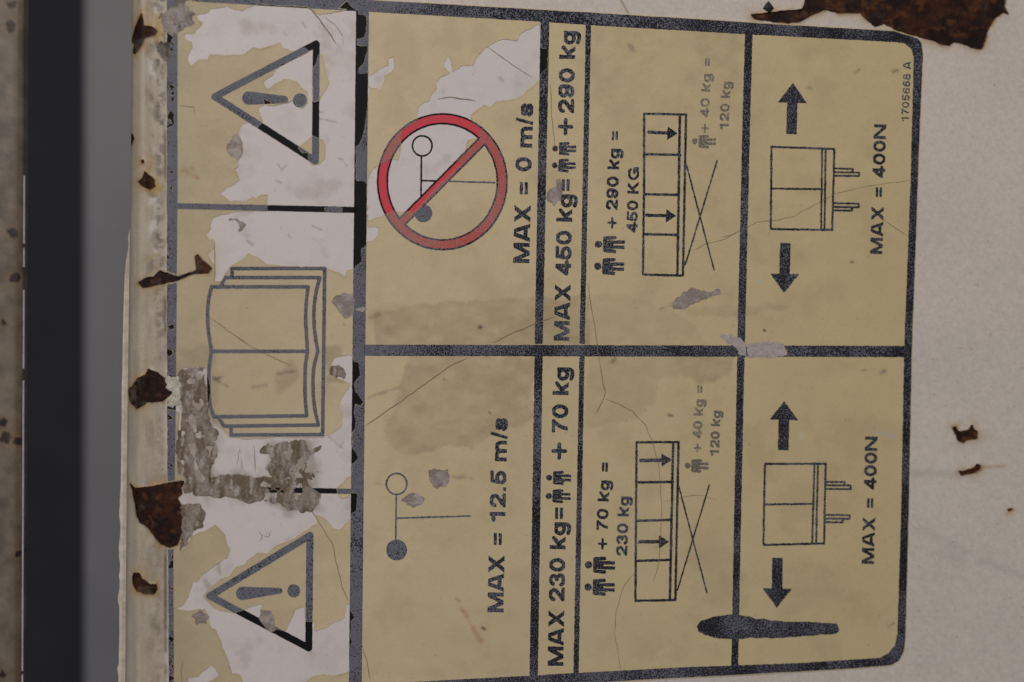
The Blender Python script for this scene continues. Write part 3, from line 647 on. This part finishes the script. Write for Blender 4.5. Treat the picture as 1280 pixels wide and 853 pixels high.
lettering('120 kg', (910.3, 162.5), (913, 103), 11.6, 'ink_pale', fade=0.45)
lettering('+ 40 kg =', (876, 565), (879.8, 482), 11.8, 'ink_pale', fade=0.55)
lettering('120 kg', (898.2, 570), (900.5, 514), 11.6, 'ink_pale', fade=0.30)
lettering('MAX = 400N', (1102.5, 317), (1107.3, 157), 15.5)
lettering('MAX = 400N', (1092, 704), (1096.3, 547), 15.5)
lettering('1705668 A', (1135.2, 152.5), (1138.3, 78), 9.6, h=0.085)

# ---- little person symbols (head to the left in the picture)
def person(cx, cy, L, m='ink', fade=None):
    """cx, cy = centre of the head; L = length head to foot in pixels"""
    k = L/34.0; dx = 0.02
    f = lambda pts: [(cx+a*k-b*k*dx, cy+b*k+a*k*dx) for a, b in pts]
    strokes('person_symbol', [f([(8, -7.5), (20, -8.5)]), f([(8, 7.5), (20, 8.5)]), f([(8, -7), (8, 7)])], 2.3*k, m, discs=[(cx, cy, 4.6*k)],
            polys=[f([(6, -5), (6, 5), (19, 5.2), (33, 5.4), (33, 1.1), (19, 1.0), (19, -1.0), (33, -1.1), (33, -5.4), (19, -5.2)])], st=0.6, fade=fade, extra=ZP*1.5)
for x, y, L in [(747.7, 305.5, 34), (746.7, 333, 34), (735.2, 706, 34), (734.8, 733.5, 34), (693.8, 186, 27), (693.2, 207, 27), (686.2, 597, 28), (685.6, 620, 28)]: person(x, y, L)
person(868.3, 177, 27, 'ink_pale', 0.4); person(859, 582, 27, 'ink_pale', 0.35)

# ---- platform with loads and scissor legs
def arrow(name, tip, tail, shaft, headL, headW, parent=None):
    tip = np.array(tip, float); tail = np.array(tail, float); d = (tip-tail)/np.linalg.norm(tip-tail); n = np.array([-d[1], d[0]])
    b = tip-d*headL
    q = [tail+n*shaft, b+n*shaft, b+n*headW, tip, b-n*headW, b-n*shaft, tail-n*shaft]
    return strokes(name, [], 0, polys=[[tuple(p) for p in q]], parent=parent, st=0.7)
p1 = strokes('scissor_lift_symbol', [[(805, 142.5), (857.3, 143.5), (853.2, 344.8), (803.3, 343.5), (804.6, 240), (805, 142.5)]], 1.5)
strokes('platform_line', [[(849.6, 144), (846.2, 344)], [(805, 193), (850, 194)], [(805, 243), (848, 244)], [(804.5, 293), (847, 293.8)]], 1.6, parent=p1, extra=ZP*1.5)
strokes('scissor_leg', [[(856.3, 201), (892, 337.5)]], 1.0, parent=p1); strokes('scissor_leg', [[(896, 201), (856, 331.5)]], 1.0, parent=p1, extra=ZP*1.5)
arrow('load_arrow', (847, 167.2), (809, 165.6), 2.0, 13, 8.5, p1); arrow('load_arrow', (845, 270.2), (806, 269.2), 2.0, 13, 8.5, p1)
p2 = strokes('scissor_lift_symbol', [[(795.2, 552.8), (847.8, 552.6), (843.6, 749.8), (793.8, 750.8), (795.2, 552.8)]], 1.5)
strokes('platform_line', [[(841, 553), (836.8, 750)], [(795.5, 603), (841, 602.4)], [(795, 651), (839, 649.8)], [(794.3, 701), (838, 699.6)]], 1.6, parent=p2, extra=ZP*1.5)
strokes('scissor_leg', [[(848, 608), (883, 740.5)]], 1.0, parent=p2); strokes('scissor_leg', [[(886.2, 606), (846.3, 737)]], 1.0, parent=p2, extra=ZP*1.5)
arrow('load_arrow', (839.5, 575), (799, 575.7), 2.2, 13, 8.5, p2); arrow('load_arrow', (836, 677), (797, 677.2), 2.2, 13, 8.5, p2)
# ---- side force: machine with wheels, push and pull arrows
def machine(q, inner, mid, feet):
    o = strokes('machine_symbol', [q+[q[0]]], 1.35)
    strokes('machine_line', inner+[mid], 1.25, parent=o, extra=ZP*1.5)
    for f in feet: strokes('machine_foot', f, 1.2, parent=o, extra=ZP*1.5)
machine([(963.8, 184), (1042.3, 186.5), (1039.6, 287.8), (963, 286.6)], [[(1027, 186), (1025.8, 287)], [(1031.4, 186), (1030, 287)]], [(964, 236), (1027, 236.8)],
        [[[(1043, 211), (1065.5, 211.6), (1065.5, 216), (1043, 215.6)], [(1065.5, 216), (1073.5, 216.2), (1073.3, 220.3), (1042.5, 220)]], [[(1041, 254.2), (1072.8, 255), (1072.8, 259.4), (1041, 259)], [(1064.8, 259.4), (1064.6, 263.6), (1041, 263.3)]]])
machine([(955.6, 580), (1031.5, 579.6), (1029.6, 679.4), (953.6, 681)], [[(1017.4, 580), (1014.7, 680)], [(1021.8, 580), (1019.6, 680)]], [(955, 630.5), (1017, 629.8)],
        [[[(1031.5, 602.4), (1055, 602.6), (1055, 606.8), (1031.5, 606.6)], [(1055, 606.8), (1063, 607), (1062.8, 611.4), (1031.5, 611.2)]], [[(1030.5, 643.6), (1061.6, 644), (1061.4, 648.4), (1030.5, 648.2)], [(1053, 648.4), (1052.8, 653), (1030.4, 652.6)]]])
arrow('force_arrow', (990.6, 104), (988.6, 168), 6.6, 25, 18.2); arrow('force_arrow', (979.6, 366.5), (981.2, 304), 6.6, 24, 18.2)
arrow('force_arrow', (979.8, 501.5), (978.4, 563), 6.6, 23.5, 18); arrow('force_arrow', (970.3, 759.5), (971.3, 697), 6.6, 24, 18.4)
# ---- run of black ink
X, Y = grid(866, 762, 1054, 804, 0.8)
s = np.minimum(np.hypot((X-914)/42, (Y-783.5)/15.3)*15.3-15.3, sd_line(X, Y, [(935, 784), (975, 787), (1010, 786), (1042, 785.5)], 12.5, 6.5))
printed('ink_blot', X, Y, s+jag(X, Y, 1.2, 4, 9), extra=ZP*2.5)

# ------------------------------------------------------------------ wear on the decal: scuffs, residue, cracks
def scuff_tone(X, Y, s):
    n = fbm(X, Y, 9, 3, 5); m = sstep(0.38, 0.68, n)[..., None]
    t = np.array([0.30, 0.245, 0.215])*(1-m)+np.array([0.45, 0.385, 0.35])*m
    e = (np.exp(-np.clip(-s, 0, 20)/1.3)*0.6*sstep(0.3, 0.6, fbm(X, Y, 10, 6, 3)))[..., None]; return t*(1-e)+np.array([0.19, 0.14, 0.10])*e
def pale_tone(X, Y, s):
    n = fbm(X, Y, 5, 3, 4)[..., None]; return np.array([0.46, 0.40, 0.375])*(0.75+0.5*n)
ZS = 0.00008
for k, (p, f) in enumerate([
 (D5([(345,670),(375,655),(398,690),(405,740),(375,780),(325,740),(320,710)]), scuff_tone),
 (D6([(825,640),(880,605),(940,612),(945,700),(900,730),(855,690)]), scuff_tone),
 (D6([(940,678),(990,675),(1005,685),(985,700),(945,695)]), scuff_tone),
 (D8([(145,535),(190,510),(235,540),(220,565),(175,570)]), scuff_tone),
 (D8([(480,505),(530,510),(550,530),(548,600),(525,615),(495,570),(475,540)]), scuff_tone),
 (C_([(370,650),(465,645),(470,700),(445,730),(385,735)]), scuff_tone),
 (C_([(240,795),(290,755),(350,785),(345,815),(305,830)]), scuff_tone),
 (B2([(590,600),(640,585),(720,605),(770,590),(780,610),(740,625),(650,650),(600,690),(545,685),(540,650),(580,625)]), scuff_tone),
 (F3([(50,30),(75,22),(105,42),(112,92),(75,80)]), pale_tone),
 (F3([(108,40),(150,26),(200,20),(265,36),(285,62),(265,88),(190,90),(120,90)]), pale_tone),
 (B_([(945,110),(990,90),(985,60),(1010,50),(1020,120),(1000,170),(975,190),(945,150)]), scuff_tone),
 (F2([(0,700),(40,700),(85,715),(105,741),(95,760),(50,750),(0,712)]), pale_tone),
 (D6([(340,245),(385,245),(412,275),(405,300),(385,305),(390,280),(360,255),(310,262)]), scuff_tone),
]):
    patch('scuff_mark', p, M['scuff'], decal, ZS, f, seed=k, h=0.00004, jagamp=3.4, skirt=0.00006)
def res_tone(X, Y, s):
    n = fbm(X*1.5, Y*0.55, 11, 1, 5); a = sstep(0.36, 0.62, n)[..., None]; b = sstep(0.62, 0.70, fbm(X*1.3, Y*0.6, 8, 5, 5))[..., None]
    t = np.array([0.205, 0.152, 0.105])*(1-a)+np.array([0.345, 0.285, 0.235])*a
    t = t*(1-b*0.7)+np.array([0.52, 0.47, 0.43])*b*0.7
    c = (sstep(0.60, 0.72, fbm(X, Y*0.7, 7, 2, 4))*0.45+np.exp(-np.clip(-s, 0, 20)/1.5)*0.25)[..., None]
    return t*(1-c)+np.array([0.11, 0.08, 0.05])*c
RES = [D7([(100,165),(150,150),(205,155),(230,250),(225,330),(242,400),(278,480),(272,580),(245,650),(250,690),(235,760),(120,770),(105,720),(95,640),(80,600),(90,500),(100,380),(110,330),(95,280),(80,215)]),
       D7([(240,690),(330,668),(400,680),(460,695),(520,680),(600,690),(700,690),(715,720),(780,770),(770,800),(735,838),(700,848),(630,838),(590,815),(500,805),(420,800),(370,785),(270,772),(190,775),(150,770),(160,730)]),
       D7([(475,555),(520,520),(590,505),(640,500),(715,497),(718,560),(780,535),(740,570),(715,600),(710,650),(768,660),(775,700),(700,705),(560,690),(515,640),(530,600),(520,570),(480,575)]),
       D7([(820,150),(860,140),(895,165),(895,205),(850,205),(815,190)]),
       D8([(100,0),(200,0),(215,40),(200,110),(160,140),(130,190),(98,215),(110,100)])]
for k, p in enumerate(RES):
    hs = [D7([(140,520),(170,520),(190,650),(210,690),(180,690),(150,600)])] if k == 0 else ([D7([(590,560),(640,550),(640,620),(600,600)])] if k == 2 else [])
    patch('adhesive_residue', p, M['residue'], decal, 0.00007, res_tone, seed=k*2, h=0.00016, jagamp=3.0, broken=0.345, holes=hs, st=1.1)
def grime_tone(X, Y, s):
    n = fbm(X, Y*0.8, 13, 4, 5); a = sstep(0.36, 0.66, n)[..., None]; c = (sstep(0.62, 0.74, fbm(X, Y, 8, 1, 4))*0.7)[..., None]
    t = np.array([0.20, 0.165, 0.14])*(1-a)+np.array([0.40, 0.35, 0.32])*a
    return t*(1-c)+np.array([0.06, 0.045, 0.03])*c
for k, p in enumerate([D5([(-10,-20),(150,-20),(175,60),(170,120),(110,150),(60,170),(30,150),(-5,130),(-20,60)]), Z1([(770,190),(830,210),(835,260),(805,290),(770,240)]),
                       Z3([(800,190),(850,200),(885,245),(890,275),(850,290),(880,290),(880,320),(840,355),(800,345),(818,305),(842,272),(808,250)])]):
    patch('grime_crust', p, M['residue'], decal, 0.0001 if k != 1 else 0.0004, grime_tone if k < 2 else (lambda X, Y, s: np.array([0.60, 0.54, 0.45])*(0.7+0.6*fbm(X, Y, 6, 3, 4))[..., None]), seed=k, h=0.0002, jagamp=3.5, broken=0.40 if k == 0 else 0.3, st=1.1, onbend=(k == 1))

def crack(pts, wd=0.55, seed=0):
    pts = np.array(pts, float); seg = np.hypot(*(np.diff(pts, axis=0).T)); t = np.concatenate([[0], np.cumsum(seg)]); n = max(8, int(t[-1]/2.2))
    u = np.linspace(0, t[-1], n); x = np.interp(u, t, pts[:, 0]); y = np.interp(u, t, pts[:, 1])
    r = np.random.RandomState(seed)
    j = np.convolve(r.randn(n+8), np.ones(5)/5, 'same')[4:-4]*0.7
    dx = np.gradient(x); dy = np.gradient(y); L = np.hypot(dx, dy); nx, ny = -dy/L, dx/L
    x = x+nx*j; y = y+ny*j
    hw = wd*0.8*(0.35+0.65*np.abs(np.convolve(r.rand(n+8), np.ones(5)/5, 'same')[4:-4])*1.5)*np.minimum(1, np.minimum(np.arange(n)+1, n-np.arange(n))/5)
    V = []
    for s in (-1, 1):
        q = on_plane(x+s*nx*hw, y+s*ny*hw); q[..., 1] -= height(x, y, ZP*4); V.append(q)
    V = np.concatenate(V); F = [(i, i+1, n+i+1, n+i) for i in range(n-1)]
    me = bpy.data.meshes.new('crack'); me.from_pydata(V.tolist(), [], F); me.update(); link('crack', me, M['crack'], decal)
for k, (p, wd) in enumerate([
 (C_([(62, 435), (180, 355), (330, 250), (470, 150), (560, 105)]), 0.6), (B_([(680, 850), (790, 795), (890, 755), (980, 720)]), 0.6),
 (B_([(1140, 560), (1160, 690), (1188, 850)]), 0.55), (C2([(172, 0), (190, 130), (215, 275), (210, 300), (168, 380)]), 0.6), (C2([(215, 305), (280, 328), (350, 365), (410, 430), (450, 520), (480, 650), (490, 800), (490, 853)]), 0.4),
 (E2([(485, 0), (480, 130), (470, 290), (445, 370)]), 0.45), (E2([(350, 330), (300, 400), (265, 520), (258, 620), (275, 700), (290, 795)]), 0.45),
 (C2([(490, 805), (560, 790), (640, 770), (700, 775), (760, 800)]), 0.28), (B2([(640, 400), (700, 370), (800, 345), (860, 305)]), 0.35),
 (F2([(0, 298), (60, 275), (150, 230), (230, 220), (310, 205), (390, 160), (480, 110), (600, 80), (700, 65), (795, 52)]), 0.32), (F2([(680, 215), (740, 255), (790, 290)]), 0.35),
 (D8([(715, 20), (775, 110), (825, 190), (840, 270), (870, 390), (900, 465)]), 0.55), (E_([(45, 670), (70, 740), (88, 853)]), 0.6),
 (D6([(240, 722), (320, 780), (420, 850)]), 0.45), (D7([(360, 0), (440, 50), (520, 90), (640, 150)]), 0.4), (D5([(715, 35), (770, 90), (855, 215)]), 0.9), (D5([(790, 80), (850, 125), (885, 175), (890, 215)]), 0.4),
 (A_([(655, 225), (740, 290), (820, 345), (875, 375)]), 0.4), (A_([(410, 480), (470, 472), (540, 480), (600, 492)]), 0.8), (A_([(960, 400), (965, 520), (975, 640), (985, 720)]), 0.5),
 (D7([(385, 540), (380, 590), (370, 630)]), 0.5), (D7([(455, 530), (462, 600), (460, 660)]), 0.5), (D6([(262, 350), (268, 450), (265, 548)]), 0.6), (D5([(90, 515), (165, 520), (168, 560)]), 0.4),
 (D8([(470, 130), (490, 155), (475, 185)]), 0.6), (D8([(490, 150), (520, 160), (530, 125)]), 0.6), (D8([(110, 740), (100, 800), (105, 853)]), 0.5), (D6([(640, 270), (880, 270), (1000, 300)]), 0.01),
]):
    if wd > 0.1: crack(p, wd, k)

# ------------------------------------------------------------------ neighbouring panel across the gap, and what lies behind
side = empty('neighbour_panel'); tag(side, 'narrow dirty beige steel edge with rust flecks across the dark gap', 'panel')
ys2 = np.concatenate([np.linspace(-360, -20, 20), np.arange(-18, 874, 2.0), np.linspace(880, 1250, 20)])
prof = [(-260, 0, 0), (-120, 0, 0)]+[(x, 0, 0) for x in np.arange(-100, 20, 2.0)]+[(20+8.5*math.sin(a), 8.5*(1-math.cos(a)), 0) for a in np.linspace(0.02, 1.5, 12)]+[(28.6, 14, 0), (28.7, 20, 0), (28.8, 27, 0)]
PX = np.array([p[0] for p in prof]); PD = np.array([p[1] for p in prof])
X = np.repeat(PX[None], len(ys2), 0)+np.interp(ys2, [0, 853], [0.8, -2.4])[:, None]; Y = np.repeat(ys2[:, None], len(PX), 1)
P = on_plane(X, Y); P[..., 1] += PD[None]*PXM+(fbm(X, Y, 20, 2, 3)-0.5)*0.0001
n = fbm(X, Y, 14, 3, 5)
st_ = np.array([0.165, 0.132, 0.098])*(0.45+1.1*n)[..., None]
dk = (np.exp(-((X-21)/4.0)**2)*0.75*(0.6+0.6*fbm(X, Y, 25, 5, 3)))[..., None]; st_ = st_*(1-dk)+np.array([0.10, 0.06, 0.03])*dk
for (cx, cy, r) in [(14, 34, 7.5), (15, 5, 5), (16, 290, 7), (18, 348, 7), (7, 548, 8), (3, 528, 5), (21, 552, 5), (3, 843, 6), (4, 405, 5), (23, 692, 4)]:
    m = (np.exp(-np.clip(np.hypot(X-cx, Y-cy)-r, 0, 99)/5)*0.35)[..., None]; st_ = st_*(1-m)+np.array([0.22, 0.13, 0.05])*m
    m = sstep(1.0, -1.0, np.hypot(X-cx, Y-cy)-r*0.95+jag(X, Y, 5, 2, 7))[..., None]; st_ = st_*(1-m)+np.array([0.022, 0.012, 0.008])*m
clip_grid('painted_face', P, np.full(X.shape, -1.0), mat=M['paint'], parent=side, colors={'tone': st_})
# highlight along that edge, put in as a pale strip broken by noise
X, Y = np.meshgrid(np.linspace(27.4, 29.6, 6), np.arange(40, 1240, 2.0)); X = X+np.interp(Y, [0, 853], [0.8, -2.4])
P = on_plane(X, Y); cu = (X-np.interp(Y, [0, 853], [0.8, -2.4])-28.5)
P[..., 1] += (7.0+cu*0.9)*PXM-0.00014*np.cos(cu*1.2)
clip_grid('edge_glint', P, 0.50-0.36*sstep(150, 240, Y)-fbm(X*0.4, Y, 60, 6, 5)*0.50, mat=M['glint_metal'], parent=side)

def box(name, x0, x1, y0, y1, z0, z1, m, bev=0.004, parent=None):
    import bmesh
    bm = bmesh.new(); bmesh.ops.create_cube(bm, size=1)
    for v in bm.verts: v.co = Vector(((x0+x1)/2+v.co.x*(x1-x0), (y0+y1)/2+v.co.y*(y1-y0), (z0+z1)/2+v.co.z*(z1-z0)))
    bmesh.ops.bevel(bm, geom=bm.edges[:], offset=bev, segments=3, affect='EDGES', profile=0.5)
    me = bpy.data.meshes.new(name); bm.to_mesh(me); bm.free(); return link(name, me, m, parent)
xe = float(on_plane(103, 426, 0.46)[0])
post = box('frame_post', xe, xe+0.2, 0.46, 0.52, -0.8, 0.8, M['grey_post'], 0.006)
tag(post, 'smooth grey painted post blurred behind the gap beside the chipped panel', 'post')
wall = box('wall', -1.2, 1.2, 0.85, 0.89, -1.1, 1.1, M['dark_wall']); wall['kind'] = 'structure'

for o in bpy.data.objects:
    if o.type == 'MESH':
        o.data.shade_smooth() if hasattr(o.data, 'shade_smooth') else None
